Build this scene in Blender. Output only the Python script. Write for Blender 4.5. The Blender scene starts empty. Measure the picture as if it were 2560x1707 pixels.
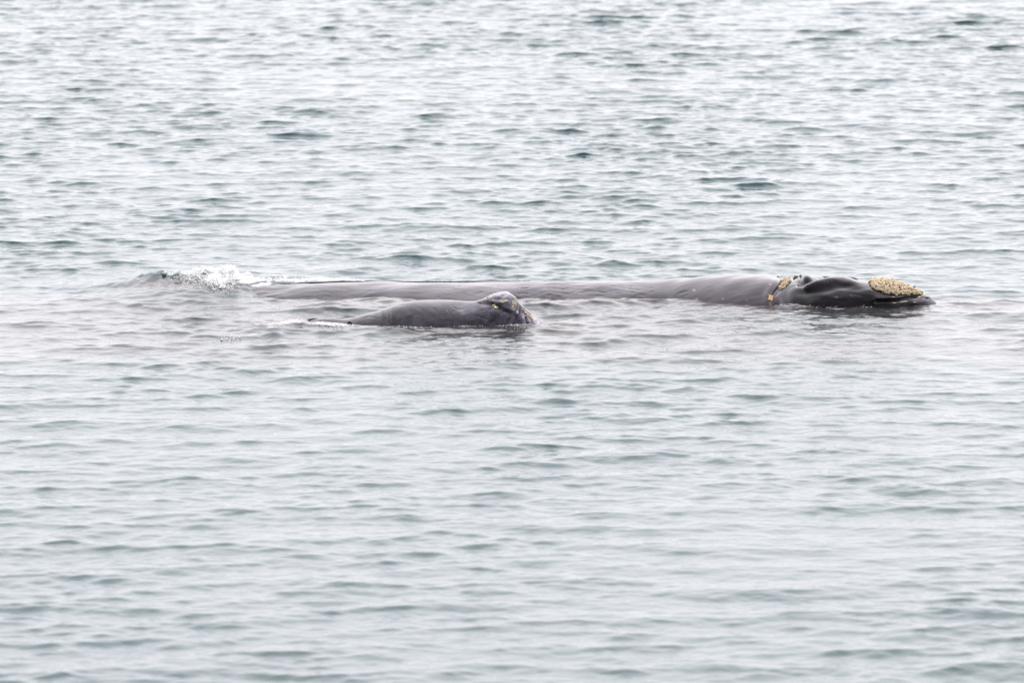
import bpy, bmesh, math, random
import numpy as np
from mathutils import Vector
from mathutils.bvhtree import BVHTree

random.seed(7); rng = np.random.default_rng(11)
SC = bpy.context.scene
COL = SC.collection

# ------------------------------------------------------------------ camera
PITCH = math.radians(7.8); FPX = 16500.0; CAM_H = 13.0
U0, V0 = 1280.0, 853.5
FW = np.array([0, math.cos(PITCH), -math.sin(PITCH)])
UP = np.array([0, math.sin(PITCH), math.cos(PITCH)])
_d = FW + UP * (V0 - 760) / FPX
CAM = np.array([0.0, -CAM_H * _d[1] / -_d[2], CAM_H])        # v=760 meets the water at y=0

def ray(u, v):
    return FW + np.array([1.0, 0, 0]) * (u - U0) / FPX + UP * (V0 - v) / FPX
def at_z(u, v, z=0.0):
    d = ray(u, v); return CAM + d * (z - CAM[2]) / d[2]
def at_y(u, v, y=0.0):
    d = ray(u, v); return CAM + d * (y - CAM[1]) / d[1]
def proj(P):
    q = P - CAM
    f = q @ FW
    return U0 + FPX * q[..., 0] / f, V0 - FPX * (q @ UP) / f

cd = bpy.data.cameras.new('camera'); cam = bpy.data.objects.new('camera', cd); COL.objects.link(cam)
cam.location = CAM.tolist(); cam.rotation_euler = (math.pi / 2 - PITCH, 0, 0)
cd.sensor_width = 36; cd.lens = 36 * FPX / 2560; cd.clip_start = 1; cd.clip_end = 20000
cd.dof.use_dof = True; cd.dof.focus_distance = 98.8; cd.dof.aperture_fstop = 1.9
SC.camera = cam

# ------------------------------------------------------------------ world, sun, exposure
SUN_EL, SUN_AZ = math.radians(46), math.radians(108)          # high to the right, through thin cloud
w = bpy.data.worlds.new('World'); SC.world = w; w.use_nodes = True
nt = w.node_tree; nt.nodes.clear(); N = nt.nodes.new; L = nt.links.new
out = N('ShaderNodeOutputWorld'); bg = N('ShaderNodeBackground'); sky = N('ShaderNodeTexSky')
sky.sky_type = 'NISHITA'; sky.sun_disc = False; sky.sun_elevation = SUN_EL; sky.sun_rotation = SUN_AZ
sky.air_density = 1.0; sky.dust_density = 3.0
tc = N('ShaderNodeTexCoord'); mp = N('ShaderNodeMapping'); mp.inputs['Scale'].default_value = (1, 1, 2.2)
nz = N('ShaderNodeTexNoise'); nz.inputs['Scale'].default_value = 2.6; nz.inputs['Detail'].default_value = 6
cr = N('ShaderNodeValToRGB')
cr.color_ramp.elements[0].position = .3; cr.color_ramp.elements[0].color = (8.25, 7.95, 8.35, 1)
cr.color_ramp.elements[1].position = .7; cr.color_ramp.elements[1].color = (10.25, 9.9, 10.1, 1)
mx = N('ShaderNodeMixRGB'); mx.inputs[0].default_value = .93
L(tc.outputs['Generated'], mp.inputs[0]); L(mp.outputs[0], nz.inputs[0]); L(nz.outputs[0], cr.inputs[0])
L(sky.outputs[0], mx.inputs[1]); L(cr.outputs[0], mx.inputs[2])
# overcast luminance: dimmer towards the horizon, added dimming behind the camera darkens reflections on the head
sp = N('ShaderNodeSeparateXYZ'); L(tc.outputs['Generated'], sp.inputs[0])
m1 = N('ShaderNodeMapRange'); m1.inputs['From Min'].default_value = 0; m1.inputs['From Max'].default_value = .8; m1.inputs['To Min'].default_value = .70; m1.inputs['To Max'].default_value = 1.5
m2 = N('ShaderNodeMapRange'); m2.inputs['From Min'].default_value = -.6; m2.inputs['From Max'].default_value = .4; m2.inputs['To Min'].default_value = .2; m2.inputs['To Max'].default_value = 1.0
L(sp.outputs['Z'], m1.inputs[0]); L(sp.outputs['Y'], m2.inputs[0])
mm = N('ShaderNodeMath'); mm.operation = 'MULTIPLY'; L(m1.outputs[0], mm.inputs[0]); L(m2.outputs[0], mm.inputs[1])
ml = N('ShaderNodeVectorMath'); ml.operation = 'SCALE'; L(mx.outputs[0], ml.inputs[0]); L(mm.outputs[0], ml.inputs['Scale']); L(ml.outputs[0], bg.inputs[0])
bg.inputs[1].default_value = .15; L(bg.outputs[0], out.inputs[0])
sd = bpy.data.lights.new('sun', 'SUN'); sd.energy = .8; sd.angle = math.radians(10); sd.color = (1, .93, .82)
so = bpy.data.objects.new('sun', sd); COL.objects.link(so)
sv = Vector((math.sin(SUN_AZ) * math.cos(SUN_EL), math.cos(SUN_AZ) * math.cos(SUN_EL), math.sin(SUN_EL)))
so.rotation_euler = sv.to_track_quat('Z', 'Y').to_euler()
SC.view_settings.view_transform = 'Standard'; SC.view_settings.look = 'None'
SC.view_settings.exposure = 0.90; SC.view_settings.gamma = 1
SC.render.engine = 'CYCLES'

# ------------------------------------------------------------------ helpers
def tag(o, label=None, cat=None, group=None, kind=None):
    if label: o['label'] = label
    if cat: o['category'] = cat
    if group: o['group'] = group
    if kind: o['kind'] = kind
    return o
def mesh_obj(name, V, F, mat=None, parent=None, smooth=True, attrs=None):
    V = np.asarray(V, np.float32); me = bpy.data.meshes.new(name)
    F = np.asarray(F, np.int32); n = F.shape[1]
    me.vertices.add(len(V)); me.vertices.foreach_set('co', V.ravel())
    me.loops.add(F.size); me.loops.foreach_set('vertex_index', F.ravel())
    me.polygons.add(len(F)); me.polygons.foreach_set('loop_start', np.arange(0, F.size, n, dtype=np.int32))
    me.polygons.foreach_set('loop_total', np.full(len(F), n, np.int32))
    me.polygons.foreach_set('use_smooth', np.full(len(F), smooth))
    me.update(); me.validate()
    for k, a in (attrs or {}).items():
        a = np.asarray(a, np.float32)
        if a.ndim == 1:
            me.attributes.new(k, 'FLOAT', 'POINT').data.foreach_set('value', a)
        else:
            me.attributes.new(k, 'FLOAT_COLOR', 'POINT').data.foreach_set('color', np.c_[a, np.ones(len(a))].astype(np.float32).ravel())
    o = bpy.data.objects.new(name, me); COL.objects.link(o)
    if mat: me.materials.append(mat)
    if parent: o.parent = parent
    return o
def grid_faces(nx, ny, wrap=False):
    i = np.arange(nx - 1)[:, None]; j = np.arange(ny if wrap else ny - 1)[None, :]
    a = i * ny + j; b = (i + 1) * ny + j; j2 = (j + 1) % ny
    c = (i + 1) * ny + j2; d = i * ny + j2
    return np.stack([a + 0 * j, b + 0 * j, c, d], -1).reshape(-1, 4)
def sst(a, b, x):
    t = np.clip((x - a) / (b - a), 0, 1); return t * t * (3 - 2 * t)
def interp(xs, ys, x):                                            # monotone-ish cubic
    xs = np.asarray(xs, float); ys = np.asarray(ys, float)
    m = np.gradient(ys, xs)
    d = np.diff(ys) / np.diff(xs)
    for i in range(1, len(xs) - 1):
        if d[i - 1] * d[i] <= 0: m[i] = 0
        else: m[i] = np.sign(d[i]) * min(abs(m[i]), 3 * min(abs(d[i - 1]), abs(d[i])))
    x = np.clip(x, xs[0], xs[-1]); k = np.clip(np.searchsorted(xs, x) - 1, 0, len(xs) - 2)
    h = xs[k + 1] - xs[k]; t = (x - xs[k]) / h
    return ((2*t**3 - 3*t**2 + 1) * ys[k] + (t**3 - 2*t**2 + t) * h * m[k] + (-2*t**3 + 3*t**2) * ys[k+1] + (t**3 - t**2) * h * m[k+1])
# smooth periodic-free value noise from random Fourier waves
class WaveNoise:
    def __init__(s, seed, n, lo, hi):
        r = np.random.default_rng(seed); k = 2 * np.pi / np.exp(r.uniform(np.log(lo), np.log(hi), n)); 
        d = r.normal(size=(n, 3)); d /= np.linalg.norm(d, axis=1)[:, None]
        s.k = d * k[:, None]; s.p = r.uniform(0, 6.283, n); s.n = n
    def __call__(s, P, sc=(1, 1, 1)):
        P = np.asarray(P) * np.array(sc); o = np.zeros(P.shape[:-1])
        for k, p in zip(s.k, s.p): o += np.sin(P @ k + p)
        return o / math.sqrt(s.n / 2)
def in_poly(u, v, poly):
    ins = np.zeros(np.shape(u), bool); n = len(poly)
    for i in range(n):
        x1, y1 = poly[i]; x2, y2 = poly[(i + 1) % n]
        c = ((y1 > v) != (y2 > v)) & (u < (x2 - x1) * (v - y1) / (y2 - y1 + 1e-9) + x1)
        ins ^= c
    return ins
def pl_dist(u, v, pl):                                            # distance to a polyline, side (+ below), position along
    best = np.full(np.shape(u), 1e9); side = np.zeros(np.shape(u)); tt = np.zeros(np.shape(u))
    n = len(pl) - 1
    for i in range(n):
        x1, y1 = pl[i]; x2, y2 = pl[i + 1]; dx, dy = x2 - x1, y2 - y1; l2 = dx * dx + dy * dy
        t = np.clip(((u - x1) * dx + (v - y1) * dy) / l2, 0, 1)
        ex, ey = u - x1 - t * dx, v - y1 - t * dy; d = np.hypot(ex, ey)
        m = d < best
        best = np.where(m, d, best); side = np.where(m, np.sign(dx * ey - dy * ex), side); tt = np.where(m, (i + t) / n, tt)
    return best, side, tt

# ------------------------------------------------------------------ materials
def newmat(name):
    m = bpy.data.materials.new(name); m.use_nodes = True
    t = m.node_tree; b = t.nodes['Principled BSDF']; return m, t, b
def skin_mat(name, dark, light, rough, bump, stretch, nscale=6.0, film=.3):
    m, t, b = newmat(name); N = t.nodes.new; L = t.links.new
    tc = N('ShaderNodeTexCoord'); mp = N('ShaderNodeMapping'); mp.inputs['Scale'].default_value = stretch
    L(tc.outputs['Object'], mp.inputs[0])
    n1 = N('ShaderNodeTexNoise'); n1.inputs['Scale'].default_value = 1.6; n1.inputs['Detail'].default_value = 7; n1.inputs['Roughness'].default_value = .62
    L(mp.outputs[0], n1.inputs[0])
    r = N('ShaderNodeValToRGB'); r.color_ramp.elements[0].position = .35; r.color_ramp.elements[1].position = .68
    r.color_ramp.elements[0].color = (*dark, 1); r.color_ramp.elements[1].color = (*light, 1)
    L(n1.outputs[0], r.inputs[0])
    at = N('ShaderNodeAttribute'); at.attribute_name = 'tint'
    mix = N('ShaderNodeMixRGB'); mix.blend_type = 'MULTIPLY'; mix.inputs[0].default_value = 1
    L(r.outputs[0], mix.inputs[1]); L(at.outputs['Color'], mix.inputs[2]); L(mix.outputs[0], b.inputs['Base Color'])
    # roughness wanders: wet film patches
    n2 = N('ShaderNodeTexNoise'); n2.inputs['Scale'].default_value = nscale * .5; n2.inputs['Detail'].default_value = 4
    L(mp.outputs[0], n2.inputs[0])
    mr = N('ShaderNodeMapRange'); mr.inputs['To Min'].default_value = rough * .6; mr.inputs['To Max'].default_value = rough * 1.5
    L(n2.outputs[0], mr.inputs[0]); L(mr.outputs[0], b.inputs['Roughness'])
    b.inputs['IOR'].default_value = 1.36; b.inputs['Specular IOR Level'].default_value = .38; b.inputs['Coat Weight'].default_value = .4; b.inputs['Coat IOR'].default_value = 1.33; b.inputs['Coat Roughness'].default_value = rough * .35
    n3 = N('ShaderNodeTexNoise'); n3.inputs['Scale'].default_value = nscale; n3.inputs['Detail'].default_value = 6; n3.inputs['Roughness'].default_value = .6
    mp2 = N('ShaderNodeMapping'); mp2.inputs['Scale'].default_value = (1, 2.2, 3.2); mp2.inputs['Rotation'].default_value = (0, .5, .3)
    L(tc.outputs['Object'], mp2.inputs[0]); L(mp2.outputs[0], n3.inputs[0])
    rp = N('ShaderNodeAttribute'); rp.attribute_name = 'ripple'
    bp = N('ShaderNodeBump'); bp.inputs['Distance'].default_value = bump
    L(rp.outputs['Fac'], bp.inputs['Strength']); L(n3.outputs[0], bp.inputs['Height']); L(bp.outputs[0], b.inputs['Normal'])
    return m
M_SKIN = skin_mat('whale_skin', (.023, .017, .027), (.045, .036, .051), .22, .016, (.7, 1.2, 1.6), 7)
M_CALF = skin_mat('calf_skin', (.022, .021, .030), (.052, .048, .064), .30, .014, (1.6, 1.8, 1.8), 9)
def col_mat(name, rough, spec=.5, bump=0):
    m, t, b = newmat(name); at = t.nodes.new('ShaderNodeAttribute'); at.attribute_name = 'tint'
    t.links.new(at.outputs['Color'], b.inputs['Base Color']); b.inputs['Roughness'].default_value = rough
    b.inputs['Specular IOR Level'].default_value = spec
    return m
M_BARN = col_mat('callosity', .6, .35)
M_BLACK, _, b = newmat('wet_black_skin'); b.inputs['Base Color'].default_value = (.012, .012, .016, 1); b.inputs['Roughness'].default_value = .3
M_FOAM, t, b = newmat('foam'); b.inputs['Base Color'].default_value = (.94, .95, .96, 1); b.inputs['Roughness'].default_value = .45
M_DROP, t, b = newmat('water_drop'); b.inputs['Base Color'].default_value = (.95, .97, .98, 1); b.inputs['Roughness'].default_value = .03
b.inputs['Transmission Weight'].default_value = .75; b.inputs['IOR'].default_value = 1.33

# ------------------------------------------------------------------ whale bodies
class Loft:
    """superellipse sections; solves section height and centre from where the back and the waterline run"""
    def __init__(s, rows, nx, nt, x0, x1, ease=None):
        rows = np.array(rows, float); U = rows[:, 0]
        hs, ys, xs = [], [], []
        for (u, vt, vw, W, V, n) in rows:
            h, y0 = .2, 0.
            for _ in range(40):
                zc = h - V; c = W * max(0, 1 - (min(abs(zc), V) / V) ** n) ** (1 / n) if h > 0 else 0
                yw = at_z(u, vw, 0)[1]; y0 = yw + c
                yt = y0 + .13 * V * .5
                h = .5 * h + .5 * at_y(u, vt, yt)[2]
            hs.append(h); ys.append(y0); xs.append(at_y(u, vt, y0)[0])
        s.xs = np.array(xs); s.h = np.array(hs); s.y = np.array(ys); s.W = rows[:, 3]; s.V = rows[:, 4]; s.n = rows[:, 5]
    def add(s, x, h, y, W, V, n, end=-1):
        f = (lambda a, b: np.append(a, b)) if end == -1 else (lambda a, b: np.append(b, a))
        s.xs = f(s.xs, x); s.h = f(s.h, h); s.y = f(s.y, y); s.W = f(s.W, W); s.V = f(s.V, V); s.n = f(s.n, n)
    def build(s, X, nt):
        h, y, W, V, n = [interp(s.xs, a, X)[:, None] for a in (s.h, s.y, s.W, s.V, s.n)]
        th = np.linspace(0, 1, nt, endpoint=False)
        th = (th - .11 * np.sin(2 * np.pi * (th)) * 0 ) * 2 * np.pi      # 0 = far side, pi/2 top, pi near side
        th = th[None, :]
        c, sn = np.cos(th), np.sin(th)
        e = 2 / n
        Y = y + W * np.sign(c) * np.abs(c) ** e
        Z = h - V + V * np.sign(sn) * np.abs(sn) ** e
        P = np.stack([X[:, None] + 0 * Y, Y, Z], -1)
        s.params = (h, y, W, V, n); return P, th
def normals(P):
    a = np.gradient(P, axis=0); b = np.roll(P, -1, 1) - np.roll(P, 1, 1)
    n = np.cross(a, b); n /= np.linalg.norm(n, axis=-1, keepdims=True) + 1e-9
    # outward
    c = P.mean(1, keepdims=True); sgn = np.sign(((P - c) * n).sum(-1).mean()); return n * sgn

def grp(p, s):                                                     # gaussian in pixel space
    return lambda u, v: np.exp(-((u - p[0]) / s[0]) ** 2 - ((v - p[1]) / s[1]) ** 2)

# adult ------------------------------------------------------------
rows = [  # u, v_back, v_waterline, half width, half height, exponent
 (590, 722, 737, .7, .7, 2.0), (640, 716.5, 741, .85, .75, 2.0), (690, 712.5, 744, .98, .85, 2.0), (760, 709.5, 747, 1.05, .95, 2.0), (830, 706, 749, 1.1, 1.0, 2.0), (900, 705, 748, 1.12, 1.05, 2.0),
 (1000, 705.5, 752, 1.15, 1.1, 2.0), (1100, 706, 753, 1.15, 1.1, 2.0), (1200, 705, 752, 1.15, 1.1, 2.0), (1300, 704, 750, 1.15, 1.1, 2.0),
 (1400, 703.5, 753, 1.15, 1.15, 2.0), (1500, 702.5, 752, 1.15, 1.15, 2.0), (1600, 701, 749, 1.15, 1.15, 2.0), (1660, 698, 748, 1.15, 1.2, 2.0),
 (1700, 695, 752, 1.15, 1.2, 2.0), (1750, 692, 757, 1.15, 1.2, 2.05), (1800, 689, 762, 1.15, 1.15, 2.1), (1850, 687, 766, 1.1, 1.1, 2.2),
 (1890, 686.5, 768, 1.05, 1.0, 2.2), (1920, 688, 769, 1.0, .95, 2.2), (1945, 696, 768, .95, .9, 2.3), (1962, 704, 768, .9, .85, 2.4),
 (1980, 699, 769, .84, .85, 2.8), (2000, 693, 770, .80, .85, 3.1), (2030, 692, 772, .75, .8, 3.3), (2070, 694, 773, .70, .75, 3.3),
 (2110, 696, 773, .64, .7, 3.2), (2150, 699, 773, .58, .65, 3.0), (2180, 702, 773, .53, .6, 2.8), (2220, 704, 772, .48, .55, 2.5),
 (2250, 712, 770, .46, .5, 2.1), (2275, 722, 768, .40, .46, 2.0), (2300, 738, 766, .34, .4, 2.0), (2320, 747, 764, .28, .36, 2.0),
 (2338, 756, 761, .22, .3, 2.0)]
A = Loft(rows, 0, 0, 0, 0)
xe = A.xs[-1]; A.add(xe + .10, -.06, A.y[-1], .17, .24, 2.0); A.add(xe + .22, -.16, A.y[-1], .08, .12, 2.0)
x_l = A.xs[0]
A.add(x_l - .35, -.01, A.y[0] - .1, .70, .80, 2.0, 0); A.add(x_l - 1.0, -.06, A.y[1] - .1, .50, .60, 2.0, 0)
A.add(x_l - 1.8, -.10, A.y[2] - .2, .36, .45, 2.0, 0); A.add(x_l - 2.6, -.16, A.y[3] - .3, .25, .30, 2.0, 0)
A.add(x_l - 3.1, -.22, A.y[4] - .3, .20, .12, 2.0, 0)
X = np.concatenate([np.linspace(A.xs[0], at_y(1900, 700)[0], 620, endpoint=False), np.linspace(at_y(1900, 700)[0], A.xs[-1], 430)])
P, TH = A.build(X, 300)
Nn = normals(P); u, v = proj(P); near = sst(-.15, .25, -(Nn[..., 1]) * .99 + .13 * Nn[..., 2])   # faces the viewer's side of the back
wn = WaveNoise(3, 40, .12, .5); wn2 = WaveNoise(5, 40, .5, 2.5)
D = np.zeros(u.shape)
D += .006 * wn2(P, (1, 1.5, 1.5))
bodyf = 1 - sst(1890, 1960, u)
# rippled skin folds and water running off the back
wf = WaveNoise(8, 30, .10, .35)
D += .0022 * bodyf * wf(P, (.5, 1.4, 1.6)) * (.35 + .65 * np.exp(-((u - 1380) / 160.) ** 2) + 1.8 * np.exp(-((u - 640) / 80.) ** 2) + .4 * np.exp(-((u - 1340) / 60.) ** 2 - ((v - 742) / 12) ** 2))
# short creases and scars scattered along the back
rs = np.random.default_rng(66); marks = np.zeros(u.shape)
for _ in range(64):
    cu = rs.uniform(1270, 1720) if rs.random() < .75 else rs.uniform(760, 1270); cv = rs.uniform(716, 747); ln = rs.uniform(8, 34); an = rs.normal(-.12, .16)
    k = np.abs(u - cu).min(1) < 45
    d, sd_, tt = pl_dist(u[k], v[k], [(cu, cv), (cu + ln * .5, cv + ln * .5 * an + rs.normal() * .8), (cu + ln, cv + ln * an)])
    D[k] -= near[k] * rs.uniform(.004, .011) * np.exp(-(d / rs.uniform(.7, 1.5)) ** 2) * np.sin(np.pi * tt.clip(.05, .95))
for cu, cv, rr_ in ((1735, 726, 1.8), (1807, 748, 1.3), (1742, 749, 1.4), (1868, 752, 1.1), (1925, 713, 1.2), (1566, 721, 1.0), (2091, 744, 1.5)):
    marks += np.exp(-((u - cu) ** 2 / (rr_ * 1.6) ** 2 + (v - cv) ** 2 / rr_ ** 2)) * near
D += .006 * marks
# crease between back and head
d, sd_, tt = pl_dist(u, v, [(1957, 702), (1944, 722), (1932, 740), (1932, 755), (1938, 775)])
D -= near * .022 * np.exp(-(d / 5) ** 2); D += near * .02 * np.exp(-((d - 14) / 9) ** 2)
# near blowhole lip
lip = [(2001, 723), (2017, 712), (2037, 705), (2063, 699), (2083, 696.5), (2109, 695.5), (2134, 699), (2170, 706)]
d, sd_, tt = pl_dist(u, v, lip); prof = np.sin(np.pi * np.clip(tt * .8 + .12, 0, 1)) ** .6
q = d * sd_
D += prof * (.075 * np.exp(-((q - 8) / 8.) ** 2) * sst(-2.5, 2, q) - .05 * np.exp(-((q + 5) / 4.) ** 2)) * sst(.0, .12, tt) * (1 - sst(.8, 1., tt))
# shadowed hollow below the lip
hol = [(2000, 734), (2030, 731), (2065, 727), (2100, 718), (2130, 712)]
d, sd_, tt = pl_dist(u, v, hol); D -= near * .018 * np.exp(-(d / 7) ** 2) * np.sin(np.pi * np.clip(tt * .8 + .15, 0, 1))
D -= .07 * grp((1999, 708), (8, 8))(u, v); D += .06 * grp((2016, 697), (14, 7))(u, v)
# rostrum ridge to bonnet and the arch of the lip line
d, sd_, tt = pl_dist(u, v, [(2190, 752), (2215, 751), (2250, 749), (2268, 743), (2290, 740), (2312, 748)])
D += near * (.03 * sst(-8, 0, d * sd_ * -1 + 0) * np.exp(-(d / 10) ** 2) * (sd_ < 0) - .035 * np.exp(-(d / 3.5) ** 2))
D += near * .05 * grp((2300, 757), (28, 12))(u, v)
D += .004 * near * np.exp(-((u - 2130) / 60.) ** 2) * WaveNoise(12, 24, .10, .3)(P, (.5, 1.5, 1.5)) * .5
hd = sst(1950, 2000, u)
D += .003 * hd * wn(P, (.7, 1, 1.3))
P = P + Nn * D[..., None]
# colour: neutral multiplier, head blacker, pale scratches and specks, wet highlights painted in
headf = sst(1955, 1990, u)
T = np.ones(P.shape)
T *= (1 - .86 * headf * (1 - sst(2290, 2315, u) * .9))[..., None]
T *= (1 + .15 * wn2(P, (1, 1, 1)))[..., None].clip(.7, 1.4)
T[..., 2] *= 1 + .45 * headf; T[..., 1] *= 1 + .05 * headf
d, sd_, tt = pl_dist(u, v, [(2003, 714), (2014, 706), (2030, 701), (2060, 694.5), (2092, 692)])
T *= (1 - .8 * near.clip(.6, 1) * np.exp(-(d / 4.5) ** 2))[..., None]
d, sd_, tt = pl_dist(u, v, lip); T *= (1 + 2.2 * np.exp(-((d * sd_ - 1) / 1.6) ** 2) * sst(0, .1, tt) * (1 - sst(.7, .95, tt)))[..., None]  # wet rim highlight along the lip, painted into the tint
rs = np.random.default_rng(77)
for _ in range(46):
    cu = rs.normal(2125, 26); cv = rs.normal(739, 6) + (cu - 2125) * .08; ln = rs.uniform(4, 12); an = rs.uniform(.15, .55)
    d, sd_, tt = pl_dist(u, v, [(cu, cv), (cu + ln * math.cos(an), cv + ln * math.sin(an))]); T *= (1 + rs.uniform(1.5, 7) * np.exp(-(d / .55) ** 2))[..., None]
for _ in range(40):
    cu = rs.uniform(2025, 2080); cv = 722 - (cu - 2025) * .22 - rs.uniform(0, 12)
    T *= (1 + rs.uniform(2, 9) * np.exp(-((u - cu) ** 2 + (v - cv) ** 2) / .7))[..., None]
T *= (1 + 1.2 * grp((2030, 694), (16, 3))(u, v))[..., None]  # highlight spot on the nostril mound, painted into the tint
rip = np.clip(.35 + .9 * np.exp(-((u - 1340) / 110.) ** 2) + .9 * np.exp(-((u - 740) / 140.) ** 2) + .5 * hd * sst(752, 768, v) - .25 * hd + .6 * np.exp(-((u - 2140) / 60.) ** 2 - ((v - 745) / 16.) ** 2), 0, 1.3)
rip *= 1 - .6 * np.exp(-((u - 1850) / 130.) ** 2)
T = T.clip(0, 2.2) * (1 + 9 * marks)[..., None]
body = mesh_obj('body', P.reshape(-1, 3), grid_faces(P.shape[0], P.shape[1], True), M_SKIN, attrs={'tint': T.reshape(-1, 3), 'ripple': rip.ravel()})
whale = bpy.data.objects.new('right_whale', None); COL.objects.link(whale)
whale.location = (0, float(A.y.mean()), 0)
def adopt(ch, par):
    ch.parent = par; ch.matrix_parent_inverse.translation = [-c for c in par.location]
adopt(body, whale)
tag(whale, 'long grey adult whale at the surface, its black head crusted with a tan bonnet', 'whale')
adult_P, adult_N = P, normals(P)

ICO = None
def ico():
    global ICO
    if ICO is None:
        bm = bmesh.new(); bmesh.ops.create_icosphere(bm, subdivisions=1, radius=1)
        bm.verts.ensure_lookup_table()
        V = np.array([x.co[:] for x in bm.verts]); F = np.array([[q.index for q in f.verts] for f in bm.faces]); bm.free()
        t = (1 + 5 ** .5) / 2
        ICO = (V, F)
    return ICO
def blobs(C, R, colors, squash=None, seed=0, jitter=.25):
    V0_, F0 = ico(); n = len(C); r = np.random.default_rng(seed)
    V = V0_[None] * (1 + jitter * r.normal(size=(n, len(V0_), 1)).clip(-1.2, 1.2))
    S = np.ones((n, 1, 3)) if squash is None else squash[:, None, :]
    V = C[:, None] + V * np.asarray(R)[:, None, None] * S
    F = F0[None] + np.arange(n)[:, None, None] * len(V0_)
    T = np.repeat(colors[:, None], len(V0_), 1) if colors is not None else None
    return V.reshape(-1, 3), F.reshape(-1, 3), None if T is None else T.reshape(-1, 3)

TAN = np.array([[.66, .54, .36], [.60, .50, .35], [.54, .48, .38], [.70, .44, .19], [.44, .39, .30], [.78, .68, .50], [.03, .03, .035], [.05, .05, .05]])
def callosity(name, P, Nn, poly, thick, n, rad, parent, pal_p, seed, label, far=.0, orange=0):
    """raised horny patch following the body inside an outline, crowded with whale lice and barnacles"""
    r = np.random.default_rng(seed)
    u, v = proj(P); poly = np.array(poly, float)
    facing = ((P - CAM) * Nn).sum(-1) < 0
    ew = WaveNoise(seed + 90, 30, .05, .16)(P) * 1.2; ins = in_poly(u + ew, v + .7 * ew, poly) & facing & (P[..., 2] > -.1)
    umin, umax = poly[:, 0].min(), poly[:, 0].max()
    if far > 0:                                                    # carries on over the crest to the far side
        top = (~facing) & (Nn[..., 2] > far) & (u > umin + 3) & (u < umax - 2)
        ins |= top & (ew > -3)
    ii, jj = np.nonzero(ins)
    # edge-softened thickness
    cnt = ins.astype(float)
    for _ in range(26): cnt = (cnt + np.roll(cnt, 1, 0) + np.roll(cnt, -1, 0) + np.roll(cnt, 1, 1) + np.roll(cnt, -1, 1)) / 5
    th = thick * sst(.3, 1, cnt)
    nz = WaveNoise(seed, 24, .05, .25)
    Q = P + Nn * (th * (1 + .3 * nz(P)) + .004)[..., None]
    F = grid_faces(P.shape[0], P.shape[1], True); m = ins.ravel()
    F = F[m[F].all(1)]
    ids = np.unique(F); rm = np.full(m.size, -1); rm[ids] = np.arange(len(ids))
    V = Q.reshape(-1, 3)[ids]; F = rm[F]
    tri = V[F]; ar = np.linalg.norm(np.cross(tri[:, 1] - tri[:, 0], tri[:, 3] - tri[:, 0]), axis=1)
    k = r.choice(len(F), n, p=ar / ar.sum()); a, b = r.random((2, n, 1))
    C = tri[k, 0] * (1 - a) * (1 - b) + tri[k, 1] * a * (1 - b) + tri[k, 2] * a * b + tri[k, 3] * (1 - a) * b
    nb = Nn.reshape(-1, 3)[ids][F[k, 0]]
    R = rad * np.exp(r.normal(size=n) * .38)
    C = C + nb * (R * r.uniform(-.2, .7, n))[:, None]
    c = TAN[r.choice(len(TAN), n, p=pal_p)] * r.uniform(.55, 1.25, (n, 1))
    VB, FB, TB = blobs(C, R, c, seed=seed)
    base_t = np.tile(np.array([[.13, .105, .08]]), (len(V), 1))
    F3 = np.concatenate([F[:, [0, 1, 2]], F[:, [0, 2, 3]], FB + len(V)])
    o = mesh_obj(name, np.concatenate([V, VB]), F3, M_BARN, attrs={'tint': np.concatenate([base_t, TB])})
    o['label'] = label; adopt(o, parent)
    return o
bon = [(2172, 704), (2174, 696), (2190, 692), (2215, 692), (2240, 698), (2265, 709), (2290, 721), (2305, 735), (2309, 743), (2298, 739), (2290, 737), (2260, 737.5), (2228, 738), (2212, 735), (2200, 730), (2188, 726), (2178, 720), (2174, 712)]
PP = np.array([.2, .2, .17, .1, .1, .09, .07, .07])
callosity('callosity', adult_P, adult_N, bon, .022, 8500, .0062, whale, PP, 21, 'large tan bonnet of crusted barnacles on the snout', far=.75)
callosity('callosity', adult_P, adult_N, [(1940, 727), (1946, 714), (1956, 704), (1966, 699), (1977, 698), (1979, 702), (1973, 708), (1965, 719), (1955, 725), (1945, 729)], .014, 800, .0062, whale, PP, 22, 'tan barnacle patch at the nape', far=.8)
callosity('callosity', adult_P, adult_N, [(1921, 740), (1933, 738), (1931, 748), (1924, 755), (1919, 751)], .010, 200, .006, whale, np.array([.15, .1, .05, .55, .05, .05, .03, .02]), 23, 'small orange patch low on the neck crease')
callosity('callosity', adult_P, adult_N, [(1979, 698), (1990, 692), (2004, 689), (2006, 691), (1994, 694), (1983, 700)], .006, 90, .006, whale, np.array([.05, .05, .05, 0, .05, 0, .4, .4]), 24, 'blackish crust along the top of the nape')
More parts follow.
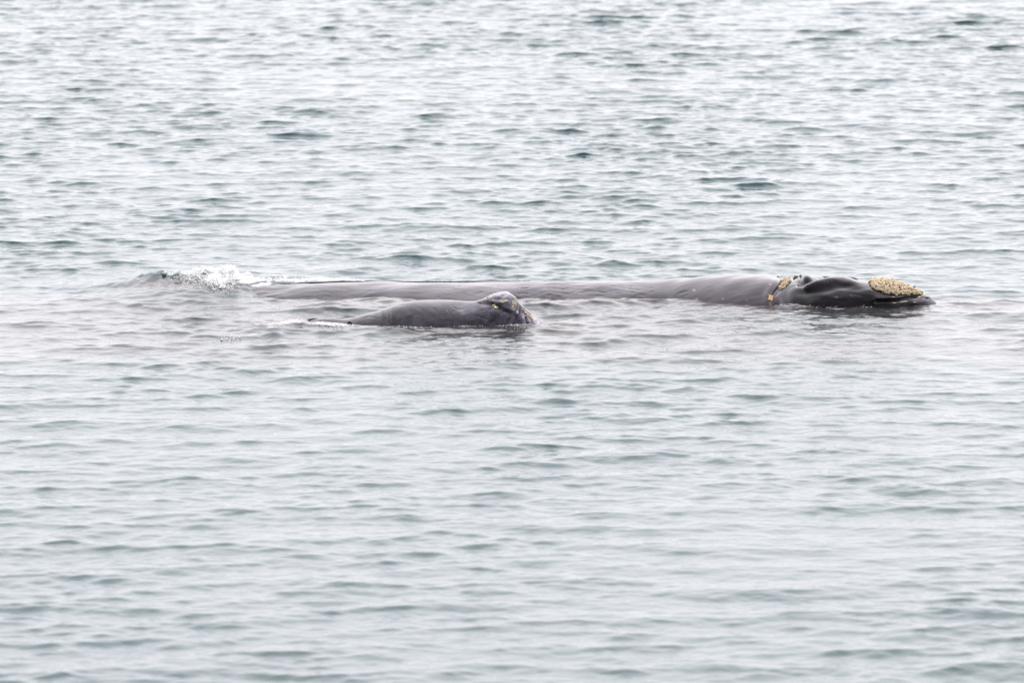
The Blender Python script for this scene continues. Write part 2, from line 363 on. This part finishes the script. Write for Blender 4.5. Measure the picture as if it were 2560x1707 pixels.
# far nostril lip showing beyond the near one
def capsule(name, pts, rads, mat, parent, seg=16, tint=(1, 1, 1)):
    pts = np.array(pts); n = len(pts); t = np.gradient(pts, axis=0); t /= np.linalg.norm(t, axis=1)[:, None]
    s = np.cross(t, [0, 0, 1]); s /= np.linalg.norm(s, axis=1)[:, None]; q = np.cross(s, t)
    a = np.linspace(0, 2 * np.pi, seg, endpoint=False)
    V = pts[:, None] + np.array(rads)[:, None, None] * (np.cos(a)[None, :, None] * s[:, None] + np.sin(a)[None, :, None] * q[:, None])
    V = V.reshape(-1, 3); o = mesh_obj(name, V, grid_faces(n, seg, True), mat, attrs={'tint': np.tile(tint, (len(V), 1)), 'ripple': np.full(len(V), .3)})
    adopt(o, parent); return o
s = np.linspace(0, 1, 24)
yf = interp(A.xs, A.y, at_y(2070, 700)[0]) + .33
def arc(ua, ub, va, vm, vb, y, r, name, par, mat, tint):
    us = ua + (ub - ua) * s; vs = va * (1 - s) ** 2 + 2 * vm * s * (1 - s) + vb * s ** 2
    pts = [at_y(a, b + 165 * r * np.sin(np.pi * t) ** .5, y) for a, b, t in zip(us, vs, s)]
    return capsule(name, pts, r * np.clip(np.sin(np.pi * s), 0, 1) ** .5 + 1e-4, mat, par, tint=tint)
arc(2015, 2110, 692, 686, 697, yf, .055, 'nostril_lip', whale, M_SKIN, (.4, .4, .48))
arc(2105, 2150, 695, 687, 699, yf - .05, .05, 'nostril_lip', whale, M_SKIN, (.5, .5, .6))

def skin_line(pts, rad):
    us = np.linspace(pts[0][0], pts[-1][0], 160); vs = interp([p_[0] for p_ in pts], [p_[1] for p_ in pts], us)
    x0 = at_y(us[0], 705, 1.2)[0]; r_ = np.random.default_rng(5)
    P3 = [at_y(a, b_ + .25 * r_.normal(), interp(A.xs, A.y, at_y(a, 705, 1.2)[0]) + .30) for a, b_ in zip(us, vs)]
    t_ = np.linspace(0, 1, 160); capsule('skin_ridge', P3, rad * np.sin(np.pi * t_).clip(0, 1) ** .4 * (.75 + .5 * r_.random(160)) + 1e-4, M_BLACK, whale, seg=8)
skin_line([(700, 711), (760, 708), (800, 706.5), (850, 706), (910, 705.5), (945, 705.5)], .014)
skin_line([(830, 703.5), (900, 703.2), (1000, 704), (1060, 705), (1110, 704.8), (1180, 704), (1240, 703.2), (1330, 702.5)], .009)
# calf -------------------------------------------------------------
crow = [(775, 801, 805, .10, .10, 2.0), (795, 797, 807, .16, .15, 2.0), (830, 795, 809, .22, .2, 2.0), (865, 797, 812, .26, .25, 2.0), (900, 789, 814, .34, .32, 2.0),
 (925, 782, 815.5, .40, .38, 2.0), (950, 773, 817, .45, .44, 2.0), (980, 763, 818.5, .5, .5, 2.1), (1020, 754, 819.5, .54, .54, 2.1), (1060, 749, 820, .56, .56, 2.1),
 (1100, 748, 820, .56, .56, 2.1), (1140, 750, 819.5, .54, .54, 2.1), (1170, 752.5, 819, .52, .5, 2.1), (1190, 752, 819, .50, .5, 2.1), (1205, 748, 819, .48, .5, 2.1),
 (1225, 738, 819.3, .46, .5, 2.2), (1245, 732, 819.6, .43, .5, 2.2), (1262, 731, 819.8, .40, .5, 2.2), (1275, 735, 820, .37, .48, 2.2), (1288, 744, 820, .34, .46, 2.1),
 (1300, 757, 820, .31, .44, 2.0), (1320, 774, 819.3, .26, .4, 2.0), (1339, 794, 818.2, .20, .36, 2.0), (1350, 811, 817.5, .13, .3, 2.0)]
crow = [(a, b_, c, d_ * 1.1, e_ * 1.45, f_) for a, b_, c, d_, e_, f_ in crow]
B = Loft(crow, 0, 0, 0, 0)
xe = B.xs[-1]; B.add(xe + .04, -.10, B.y[-1], .09, .2, 2.0); B.add(xe + .07, -.25, B.y[-1], .05, .1, 2.0)
x_l = B.xs[0]; B.add(x_l - .15, -.03, B.y[0], .09, .09, 2.0, 0); B.add(x_l - .8, -.18, B.y[0], .08, .08, 2.0, 0)
X = np.concatenate([np.linspace(B.xs[0], at_y(1180, 750, -2.6)[0], 420, endpoint=False), np.linspace(at_y(1180, 750, -2.6)[0], B.xs[-1], 300)])
P, TH = B.build(X, 240)
Nn = normals(P); u, v = proj(P); near = sst(-.15, .25, -Nn[..., 1] + .13 * Nn[..., 2])
D = .007 * WaveNoise(31, 40, .40, 1.2)(P) * sst(820, 950, u)
D -= .006 * near * grp((1145, 762), (18, 7))(u, v); D += .0015 * grp((1078, 784), (10, 6))(u, v)
for px, sx, a in ((975, 2.6, -.013), (981, 2.6, .010), (966, 3, -.010), (957, 4, .008), (948, 3, -.006)):
    D += near * a * np.exp(-((u - px - (v - 785) * .12) / sx) ** 2) * np.exp(-((v - 783) / 16) ** 2)
rs = np.random.default_rng(67)
for _ in range(30):
    cu = rs.uniform(1000, 1215); cv = rs.uniform(760, 808); rx, ry = rs.uniform(4, 13), rs.uniform(2, 6)
    D += near * rs.normal() * .0022 * np.exp(-((u - cu) / rx) ** 2 - ((v - cv + (u - cu) * rs.normal() * .3) / ry) ** 2)
for pts_ in ([(1128, 758), (1133, 768), (1146, 773), (1160, 775)], [(1118, 762), (1119, 775), (1126, 785)], [(1178, 786), (1200, 792), (1226, 803)], [(1240, 786), (1250, 795), (1262, 806)], [(960, 790), (966, 805), (978, 812)], [(900, 800), (925, 793), (950, 797)]):
    d, sd_, tt = pl_dist(u, v, pts_); D -= near * .007 * np.exp(-(d / 1.6) ** 2) * np.sin(np.pi * tt.clip(.05, .95))
# brow fold and the deep groove under it
fold = [(1205, 757), (1225, 757), (1245, 764), (1262, 775), (1282, 784)]
d, sd_, tt = pl_dist(u, v, fold); q = d * sd_
D += near * (-.026 * np.exp(-((q - 3) / 4.5) ** 2) + .026 * np.exp(-((q + 6) / 7.) ** 2)) * np.sin(np.pi * np.clip(tt * .9 + .08, 0, 1)) ** .5
D += near * .03 * grp((1262, 757), (14, 6))(u, v); D -= near * .025 * grp((1240, 748), (14, 4))(u, v)
d, sd_, tt = pl_dist(u, v, [(1300, 768), (1298, 784), (1292, 798), (1283, 813)]); D -= near * .014 * np.exp(-(d / 1.3) ** 2)
d, sd_, tt = pl_dist(u, v, [(1314, 795), (1318, 808), (1326, 820)]); D -= near * .04 * np.exp(-(d / 2.6) ** 2)
D += near * .02 * grp((1334, 810), (6, 14))(u, v) + near * .02 * grp((1306, 800), (7, 14))(u, v)
hd = sst(1195, 1230, u); D += .0022 * hd * WaveNoise(33, 30, .07, .22)(P)
rs = np.random.default_rng(91)
for _ in range(34):
    t_ = rs.random(); cu = 1298 + 46 * t_ + rs.normal() * 3; cv = 771 + 44 * t_ + rs.uniform(0, 16)
    D += .004 * near * np.exp(-((u - cu) ** 2 + (v - cv) ** 2) / rs.uniform(1.0, 3.5))
P = P + Nn * D[..., None]
T = np.ones(P.shape) * (.92 + .16 * WaveNoise(35, 30, .15, .7)(P) + .12 * WaveNoise(36, 30, .05, .16)(P))[..., None].clip(.6, 1.6) * np.array([.99, .98, 1.02])
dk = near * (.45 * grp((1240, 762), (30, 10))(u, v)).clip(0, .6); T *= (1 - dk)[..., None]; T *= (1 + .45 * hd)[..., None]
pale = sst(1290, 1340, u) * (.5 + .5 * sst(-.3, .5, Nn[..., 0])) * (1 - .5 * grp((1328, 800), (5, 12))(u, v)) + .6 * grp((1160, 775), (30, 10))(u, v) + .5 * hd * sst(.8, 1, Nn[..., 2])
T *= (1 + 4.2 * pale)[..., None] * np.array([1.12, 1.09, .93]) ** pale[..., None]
rip = .3 + .12 * hd + .5 * (1 - sst(800, 960, u))
T *= (1 + .25 * hd * WaveNoise(37, 30, .05, .2)(P).clip(-1.5, 2))[..., None]
cbody = mesh_obj('body', P.reshape(-1, 3), grid_faces(P.shape[0], P.shape[1], True), M_CALF, attrs={'tint': T.reshape(-1, 3), 'ripple': rip.ravel()})
calf = bpy.data.objects.new('right_whale', None); COL.objects.link(calf); calf.location = (0, float(B.y.mean()), 0)
adopt(cbody, calf)
tag(calf, 'small humpbacked grey calf in front of the adult, raised snout with yellow patches', 'whale')
cP, cN = P, normals(P)
YL = np.array([.15, .2, .25, .07, .1, .23, 0, 0])
callosity('callosity', cP, cN, [(1247, 755), (1252, 752), (1262, 752), (1273, 753.5), (1270, 756), (1262, 756), (1253, 759)], .008, 81, .006, calf, YL, 41, 'yellow streak above the brow fold')
callosity('callosity', cP, cN, [(1216, 746), (1222, 743), (1230, 741), (1231, 746), (1227, 749)], .004, 54, .006, calf, YL, 42, 'pale yellow patch with a dark pit')
callosity('callosity', cP, cN, [(1229, 762), (1235, 760), (1246, 766), (1247, 772), (1238, 772), (1230, 767)], .012, 54, .006, calf, np.array([.2, .2, .25, .1, .1, .15, 0, 0]), 43, 'whitish barnacle clump under the brow fold')
callosity('callosity', cP, cN, [(1277, 752), (1286, 754), (1293, 764), (1288, 767), (1280, 760)], .006, 54, .006, calf, np.array([.1, .2, .35, .05, .1, .2, 0, 0]), 44, 'whitish bumps at the top of the jaw')
callosity('callosity', cP, cN, [(1301, 766), (1306, 770), (1330, 795), (1333, 803), (1326, 798), (1312, 783)], .006, 63, .006, calf, np.array([.1, .2, .3, .05, .1, .25, 0, 0]), 45, 'row of pale bumps down the snout ridge')
# flipper tip and small dorsal nub of skin breaking the surface behind the calf
arc(758, 792, 803, 793, 796, B.y[2] + .05, .022, 'fluke_tip', calf, M_BLACK, (1, 1, 1))
arc(868, 880, 809, 795, 809, B.y[5] - .38, .02, 'flipper_tip', calf, M_BLACK, (1, 1, 1))

# ------------------------------------------------------------------ water surface
def spectrum(Nn_, Lt, lo, hi, lam_p, wind, seed, pw=4.0, floor=.12, s2=2):
    r = np.random.default_rng(seed)
    k1 = 2 * np.pi * np.fft.fftfreq(Nn_, Lt / Nn_); kx, ky = np.meshgrid(k1, k1, indexing='ij')
    k = np.hypot(kx, ky); k[0, 0] = 1
    ca = (kx * math.cos(wind) + ky * math.sin(wind)) / k
    kp = 2 * np.pi / lam_p
    S = k ** -pw * np.exp(-.8 * (kp / k) ** 3) * (np.abs(ca) ** s2 * (1 - floor) + floor)
    lam = 2 * np.pi / k; S *= sst(hi * 1.3, hi * .8, lam) * sst(lo * .7, lo * 1.2, lam); S[0, 0] = 0
    ph = (r.normal(size=k.shape) + 1j * r.normal(size=k.shape)) * np.sqrt(S)
    f = np.fft.fft2
    H = f(ph).real; sl = np.sqrt((f(1j * kx * ph).real ** 2 + f(1j * ky * ph).real ** 2).mean())
    Dx = f(-1j * kx / k * ph).real; Dy = f(-1j * ky / k * ph).real
    return [a.astype(np.float32) / sl for a in (H, Dx, Dy)]
def sample(fields, Lt, x, y):
    n = fields[0].shape[0]; a = (x / Lt * n) % n; b = (y / Lt * n) % n
    i = a.astype(int); j = b.astype(int); fa = a - i; fb = b - j; i %= n; j %= n; i2 = (i + 1) % n; j2 = (j + 1) % n
    return [f[i, j] * (1 - fa) * (1 - fb) + f[i2, j] * fa * (1 - fb) + f[i, j2] * (1 - fa) * fb + f[i2, j2] * fa * fb for f in fields]
WA = spectrum(2048, 92.0, .20, 5.5, 1.85, math.radians(96), 101, pw=3.9, floor=.04, s2=4)
WB = spectrum(1024, 29.0, .09, .6, .35, math.radians(82), 102, floor=.15, s2=3)

def axis(lo, hi, st, mid, g1, far, g=1.12):                        # fine in the middle, then slowly, then quickly coarser
    up = [hi]; s_ = st
    while up[-1] < far: s_ *= (g1 if up[-1] < hi + mid else g); up.append(up[-1] + s_)
    dn = [lo]; s_ = st
    while dn[-1] > -far: s_ *= (g1 if dn[-1] > lo - mid else g); dn.append(dn[-1] - s_)
    return np.array(dn[:0:-1] + list(np.arange(lo, hi - st * .5, st)) + up)
gx = axis(-14, 14, .027, 32, 1.010, 6000); gy = axis(-35, 60, .056, 50, 1.012, 6000)
GX, GY = np.meshgrid(gx, gy, indexing='ij')
fade = sst(44, 30, np.abs(GX)) * sst(-70, -48, GY) * sst(108, 85, GY)
fadeB = sst(20, 14, np.abs(GX)) * sst(-44, -36, GY) * sst(72, 62, GY)
# gusts: livelier water far off and at the near edge, smoother just this side of the whales
gust = interp([-60, -31, -24, -16, -9, -3, 3, 9, 20, 34, 62], [.84, .84, .80, .76, .78, .9, .9, .98, 1.04, .98, .95], GY.ravel()).reshape(GY.shape)
pt = WaveNoise(201, 24, 5, 16)(np.stack([GX, GY * .8, 0 * GX], -1)); gust = gust * (1 + .13 * pt)
# calm collar round the bodies
def collar(Lf, X_, Y_, pad, wid):
    xs = Lf.xs; yc = interp(xs, Lf.y, X_.ravel()).reshape(X_.shape)
    h = interp(xs, Lf.h, X_.ravel()); Wd = interp(xs, Lf.W, X_.ravel()); Vd = interp(xs, Lf.V, X_.ravel())
    cc = (Wd * np.sqrt(np.clip(1 - ((Vd - h.clip(0, 9)) / Vd) ** 2, 0, 1))).reshape(X_.shape)
    dx = np.maximum(np.maximum(xs[0] + .5 - X_, X_ - xs[-1]), 0)
    d = np.hypot(np.maximum(np.abs(Y_ - yc) - cc, 0), dx)
    return 1 - sst(pad, pad + wid, d), yc, cc
m = (np.abs(GX) < 10) & (np.abs(GY) < 8)
ca = np.zeros(GX.shape); cb = np.zeros(GX.shape); ycA = np.zeros(GX.shape); ccA = np.zeros(GX.shape)
ca[m], ycA[m], ccA[m] = collar(A, GX[m], GY[m], .12, 1.1)
cb[m] = collar(B, GX[m], GY[m], .08, .6)[0]
calm = 1 - .2 * np.maximum(ca, cb)
h1, dx1, dy1 = sample(WA, 92.0, GX + 1000, GY + 1000); h2, dx2, dy2 = sample(WB, 29.0, GX + 1000, GY + 1000)
aA = .132 * gust * calm * fade; aB = .066 * gust * (1 + .8 * np.maximum(ca, cb)) * fadeB
Z = h1 * aA + h2 * aB
CH = 1.25                                                          # peaked crests, leaning towards the viewer
WX = GX + CH * dx1 * aA + .6 * dx2 * aB; WY = GY + CH * dy1 * aA + .6 * dy2 * aB - 1.1 * np.maximum(Z, 0) * calm
def bump_at(uv, z, rx, ry, amp, p=1.0, x=None):
    c = at_z(uv[0], uv[1], z); return amp * np.exp(-(((GX - c[0]) / rx) ** 2 + ((GY - c[1]) / ry) ** 2) ** p)
murk_lift = np.zeros(GX.shape)
# swell pushed up over the tail stock, and the shoulder leading into the back
uG, vG = proj(np.stack([GX, GY, 0 * GX], -1))
hr = np.where(m, interp([190, 250, 300, 340, 370, 400, 412, 432, 470, 505, 540, 580, 620, 680, 760], [.0, .07, .12, .18, .23, .29, .28, .24, .26, .31, .28, .24, .15, .07, 0], uG.ravel()).reshape(GX.shape), 0)
yr = 1.75 + .12 * np.sin(GX * 3.1); q_ = GY - yr
hump = hr * np.where(q_ < 0, np.exp(-np.abs(q_ / .75) ** 1.5), np.exp(-(q_ / .32) ** 2))
Z *= 1 - .6 * np.clip(hump / .15, 0, 1)
ch = bump_at((665, 825), 0, .50, .30, .075) + bump_at((735, 815), 0, .4, .25, .06) + bump_at((690, 838), 0, .12, .12, .045)
spl = np.where(m, interp([430, 470, 520, 580, 640, 760, 800], [0, .6, 1, 1, .7, .35, 0], uG.ravel()).reshape(GX.shape), 0) * np.exp(-((q_ - .12) / .4) ** 2)
Z += hump + ch
fr = WaveNoise(301, 50, .10, .45)(np.stack([GX, GY * .8, 0 * GX], -1)[m])
loc = np.zeros(GX.shape); loc[m] = fr
Z += loc * .010 * np.clip(hump / .2 + ch / .1, 0, 1)
# low crest of water lapping along the far side of the back
uA, vA = proj(np.stack([GX, GY, 0 * GX], -1))
lapx = np.exp(-((uA - 960) / 330.) ** 4)
yc2 = ycA + ccA + .10
Z += np.where(m, lapx * ((vA - interp([700, 800, 900, 1000, 1100, 1200, 1300], [708, 704, 704, 705, 706.5, 705.5, 704], uA.ravel()).reshape(uA.shape)) / 163).clip(0, .12) * np.exp(-((GY - yc2) / .10) ** 2) * (1 + .12 * loc), 0)
def lap(Lf, amp, off, X_, Y_):
    _, yc, cc = collar(Lf, X_, Y_, .1, 1); q = Y_ - (yc - cc - off)
    inside = sst(Lf.xs[0] - .2, Lf.xs[0] + .6, X_) * sst(Lf.xs[-1] + .3, Lf.xs[-1] - .4, X_)
    return amp * inside * (.75 + .5 * np.sin(X_ * 1.9 + .6 * np.sin(X_ * 4.3))) * np.where(q < 0, np.exp(-(q / .9) ** 2), np.exp(-(q / .22) ** 2))
Z[m] += lap(A, .045, .22, GX[m], GY[m]) + lap(B, .028, .15, GX[m], GY[m])
# cloudier water round the animals, plus a tint painted against their dark reflections
murk_lift = .62 * np.exp(-(np.maximum(np.abs(GY + 2.3) - 3.0, 0) / 1.4) ** 2) * np.where(GY > -.3, sst(1.6, 0, GY), 1)
Z[m] += (spl[m] * .04 * (np.abs(WaveNoise(302, 60, .16, .42)(np.stack([GX, GY * .7, 0 * GX], -1)[m])) ** 1.5 - .4))
murk_lift = np.maximum(murk_lift * (1 + .12 * WaveNoise(401, 20, 1.5, 5)(np.stack([GX, GY, 0 * GX], -1)).clip(-2, 1)), np.clip(hump / .12, 0, 1.) * sst(-.12, -.5, q_)).clip(0, 1)
cw = np.zeros(GX.shape); cw[m] = np.maximum(collar(A, GX[m], GY[m], .5, 1.6)[0], collar(B, GX[m], GY[m], .4, 1.2)[0])  # collar where the water colour is lifted to offset the bodies' dark reflections
murk_lift = np.maximum(murk_lift, cw * (GY < .3))
murk_lift[(GY < -12) | (GY > 6)] = 0
def streak(pts, halfy, amp):                                       # foam along a line given on the water
    q = np.array([at_z(a, b_, 0)[:2] for a, b_ in pts]); d, sd, tt = pl_dist(GX[m], GY[m], [tuple(p_) for p_ in q])
    out = np.zeros(GX.shape); out[m] = amp * np.exp(-(d / halfy) ** 2); return out
foam = spl * 1.0
for pts, hw, am in (([(455, 716), (500, 722), (560, 728), (620, 722)], .35, 1.0), ([(540, 722), (600, 722)], .6, 1.2), ([(640, 703), (760, 702), (900, 704)], .30, .72),
                    ([(560, 843), (620, 841), (690, 826), (740, 818)], .14, .62), ([(730, 812), (800, 816), (860, 821)], .11, .66),
                    ([(880, 819), (1000, 825), (1100, 821), (1180, 819), (1300, 823)], .06, .7), ([(1020, 752), (1100, 748), (1180, 749)], .10, .7),
                    ([(1000, 754), (1300, 752.5), (1500, 754), (1650, 750), (1800, 764), (1900, 770)], .045, .55), ([(1940, 771), (2060, 775), (2160, 775)], .07, .75)):
    foam = np.maximum(foam, streak(pts, hw, am))
V = np.stack([WX, WY, Z], -1).reshape(-1, 3)

M_WATER, t, b = newmat('sea_water'); Nw = t.nodes.new; L = t.links.new
at = Nw('ShaderNodeAttribute'); at.attribute_name = 'murk_lift'
mc = Nw('ShaderNodeMixRGB'); mc.inputs[1].default_value = (.005, .040, .046, 1); mc.inputs[2].default_value = (.033, .032, .035, 1)
fa = Nw('ShaderNodeAttribute'); fa.attribute_name = 'foam'
fn = Nw('ShaderNodeTexNoise'); fn.inputs['Scale'].default_value = 16; fn.inputs['Detail'].default_value = 6; fn.inputs['Roughness'].default_value = .7
fm = Nw('ShaderNodeMath'); fm.operation = 'MULTIPLY_ADD'; fm.inputs[1].default_value = 3.4; fm.inputs[2].default_value = -1.0
f2 = Nw('ShaderNodeMath'); f2.operation = 'MULTIPLY'; fr_ = Nw('ShaderNodeMapRange'); fr_.inputs['From Min'].default_value = .45; fr_.inputs['From Max'].default_value = .72
L(fn.outputs[0], fm.inputs[0]); L(fm.outputs[0], f2.inputs[0]); L(fa.outputs['Fac'], f2.inputs[1]); L(f2.outputs[0], fr_.inputs[0])
mf = Nw('ShaderNodeMixRGB'); mf.inputs[2].default_value = (.86, .87, .88, 1)
L(at.outputs['Fac'], mc.inputs[0]); L(mc.outputs[0], mf.inputs[1]); L(fr_.outputs[0], mf.inputs[0]); L(mf.outputs[0], b.inputs['Base Color'])
rr = Nw('ShaderNodeMapRange'); rr.inputs['To Min'].default_value = .04; rr.inputs['To Max'].default_value = .5; L(fr_.outputs[0], rr.inputs[0]); L(rr.outputs[0], b.inputs['Roughness'])
b.inputs['Roughness'].default_value = .04; b.inputs['IOR'].default_value = 1.333
tcn = Nw('ShaderNodeTexCoord'); mpn = Nw('ShaderNodeMapping'); mpn.inputs['Scale'].default_value = (.8, 1.1, 1)
n1 = Nw('ShaderNodeTexNoise'); n1.inputs['Scale'].default_value = 9; n1.inputs['Detail'].default_value = 3; n1.inputs['Distortion'].default_value = .4
bpn = Nw('ShaderNodeBump'); bpn.inputs['Strength'].default_value = .5; bpn.inputs['Distance'].default_value = .02
L(tcn.outputs['Object'], mpn.inputs[0]); L(mpn.outputs[0], n1.inputs[0]); L(n1.outputs[0], bpn.inputs['Height']); n2 = Nw('ShaderNodeTexNoise'); n2.inputs['Scale'].default_value = .9; n2.inputs['Detail'].default_value = 5
mp3 = Nw('ShaderNodeMapping'); mp3.inputs['Scale'].default_value = (.55, 1, 1); L(tcn.outputs['Object'], mp3.inputs[0]); L(mp3.outputs[0], n2.inputs[0])
fs = Nw('ShaderNodeAttribute'); fs.attribute_name = 'rough_sea'                # open sea beyond the finely meshed water
b2 = Nw('ShaderNodeBump'); b2.inputs['Distance'].default_value = .32; L(fs.outputs['Fac'], b2.inputs['Strength']); L(n2.outputs[0], b2.inputs['Height'])
L(bpn.outputs[0], b2.inputs['Normal']); L(b2.outputs[0], b.inputs['Normal'])
water = mesh_obj('water', V, grid_faces(len(gx), len(gy)), M_WATER, attrs={'murk_lift': murk_lift.ravel(), 'foam': foam.ravel(), 'rough_sea': (1 - fade).ravel()})
tag(water, kind='structure')
def wz(x, y):
    i = np.clip(np.searchsorted(gx, x), 0, len(gx) - 1); j = np.clip(np.searchsorted(gy, y), 0, len(gy) - 1); return Z[i, j]

# ------------------------------------------------------------------ foam and spray
def foam_patch(name, label, spots, seed, mat=M_FOAM, cat='foam'):
    """spots: (u, v_low, v_high, half_u, count, radius, y offset, depth)"""
    r = np.random.default_rng(seed); Cs, Rs, Sq = [], [], []
    for (u_, v0_, v1_, hu, n, rad, yo, dep) in spots:
        uu = u_ + hu * r.normal(size=n) * .55; f = r.random(n) ** 1.3
        base = np.array([at_z(a, v0_ , 0) for a in uu]); y = base[:, 1] + yo + dep * r.normal(size=n) * .4
        hmax = (v0_ - v1_) / 163.
        env = np.exp(-((uu - u_) / (hu * 1.1)) ** 2)
        z = wz(base[:, 0], y) * .95 + f * hmax * env * r.uniform(.3, 1, n)
        R = rad * np.exp(r.normal(size=n) * .45) * (1 - .55 * f)
        Cs.append(np.c_[base[:, 0], y, z]); Rs.append(R); Sq.append(np.c_[r.uniform(.8, 1.8, n), r.uniform(.8, 1.5, n), r.uniform(.6, 1.1, n)])
    V, F, _ = blobs(np.concatenate(Cs), np.concatenate(Rs), None, squash=np.concatenate(Sq), seed=seed, jitter=.18)
    o = mesh_obj(name, V, F, mat); tag(o, label, cat, kind='stuff'); return o
foam_patch('foam', 'white foam breaking over the swell above the adult tail', [
 (578, 727, 707, 22, 8000, .0055, .1, .38), (545, 733, 714, 36, 4200, .005, .0, .5), (500, 728, 716, 42, 2600, .005, .05, .5),
 (455, 722, 714, 36, 1800, .005, .2, .4), (425, 722, 714, 22, 700, .005, .15, .3), (612, 722, 711, 34, 1500, .005, .2, .3),
 (560, 712, 684, 44, 500, .003, .2, .4)], 51)
foam_patch('foam', 'clear beads of water thrown off the crest above the adult tail', [(430, 724, 714, 34, 420, .008, .1, .3), (500, 726, 714, 55, 900, .008, .1, .5), (690, 704, 699, 45, 300, .006, .1, .3)], 56, M_DROP, 'droplets')
foam_patch('foam', 'thin line of lacy foam behind the adult back', [(700, 700, 694, 50, 900, .006, .1, .35), (790, 703, 698, 60, 500, .0055, .1, .25), (860, 704, 701, 50, 250, .005, .1, .2)], 52)
foam_patch('foam', 'frothy foam where water runs off the calf tail', [(850, 823, 816, 26, 260, .0045, 0, .25), (810, 820, 813, 25, 450, .0055, 0, .2), (730, 816, 808, 35, 600, .0055, 0, .3), (700, 823, 817, 30, 200, .004, 0, .2), (570, 844, 841, 35, 160, .004, 0, .2)], 53)
foam_patch('foam', 'bubbles and droplets along the back and side of the calf', [(1135, 750, 746, 45, 120, .009, .35, .1), (1002, 752, 748, 8, 14, .015, .3, .1), (1170, 818, 813, 30, 110, .007, -.05, .1), (1290, 822, 817, 40, 120, .006, 0, .1), (1040, 824, 820, 60, 120, .006, 0, .1)], 54, M_DROP, 'droplets')
foam_patch('foam', 'glittering bubbles along the waterline of the adult head', [(2060, 773, 764, 50, 260, .006, .03, .06), (1990, 771, 766, 40, 120, .006, .03, .06), (2165, 773, 762, 20, 90, .006, .03, .06)], 55, M_DROP, 'droplets')
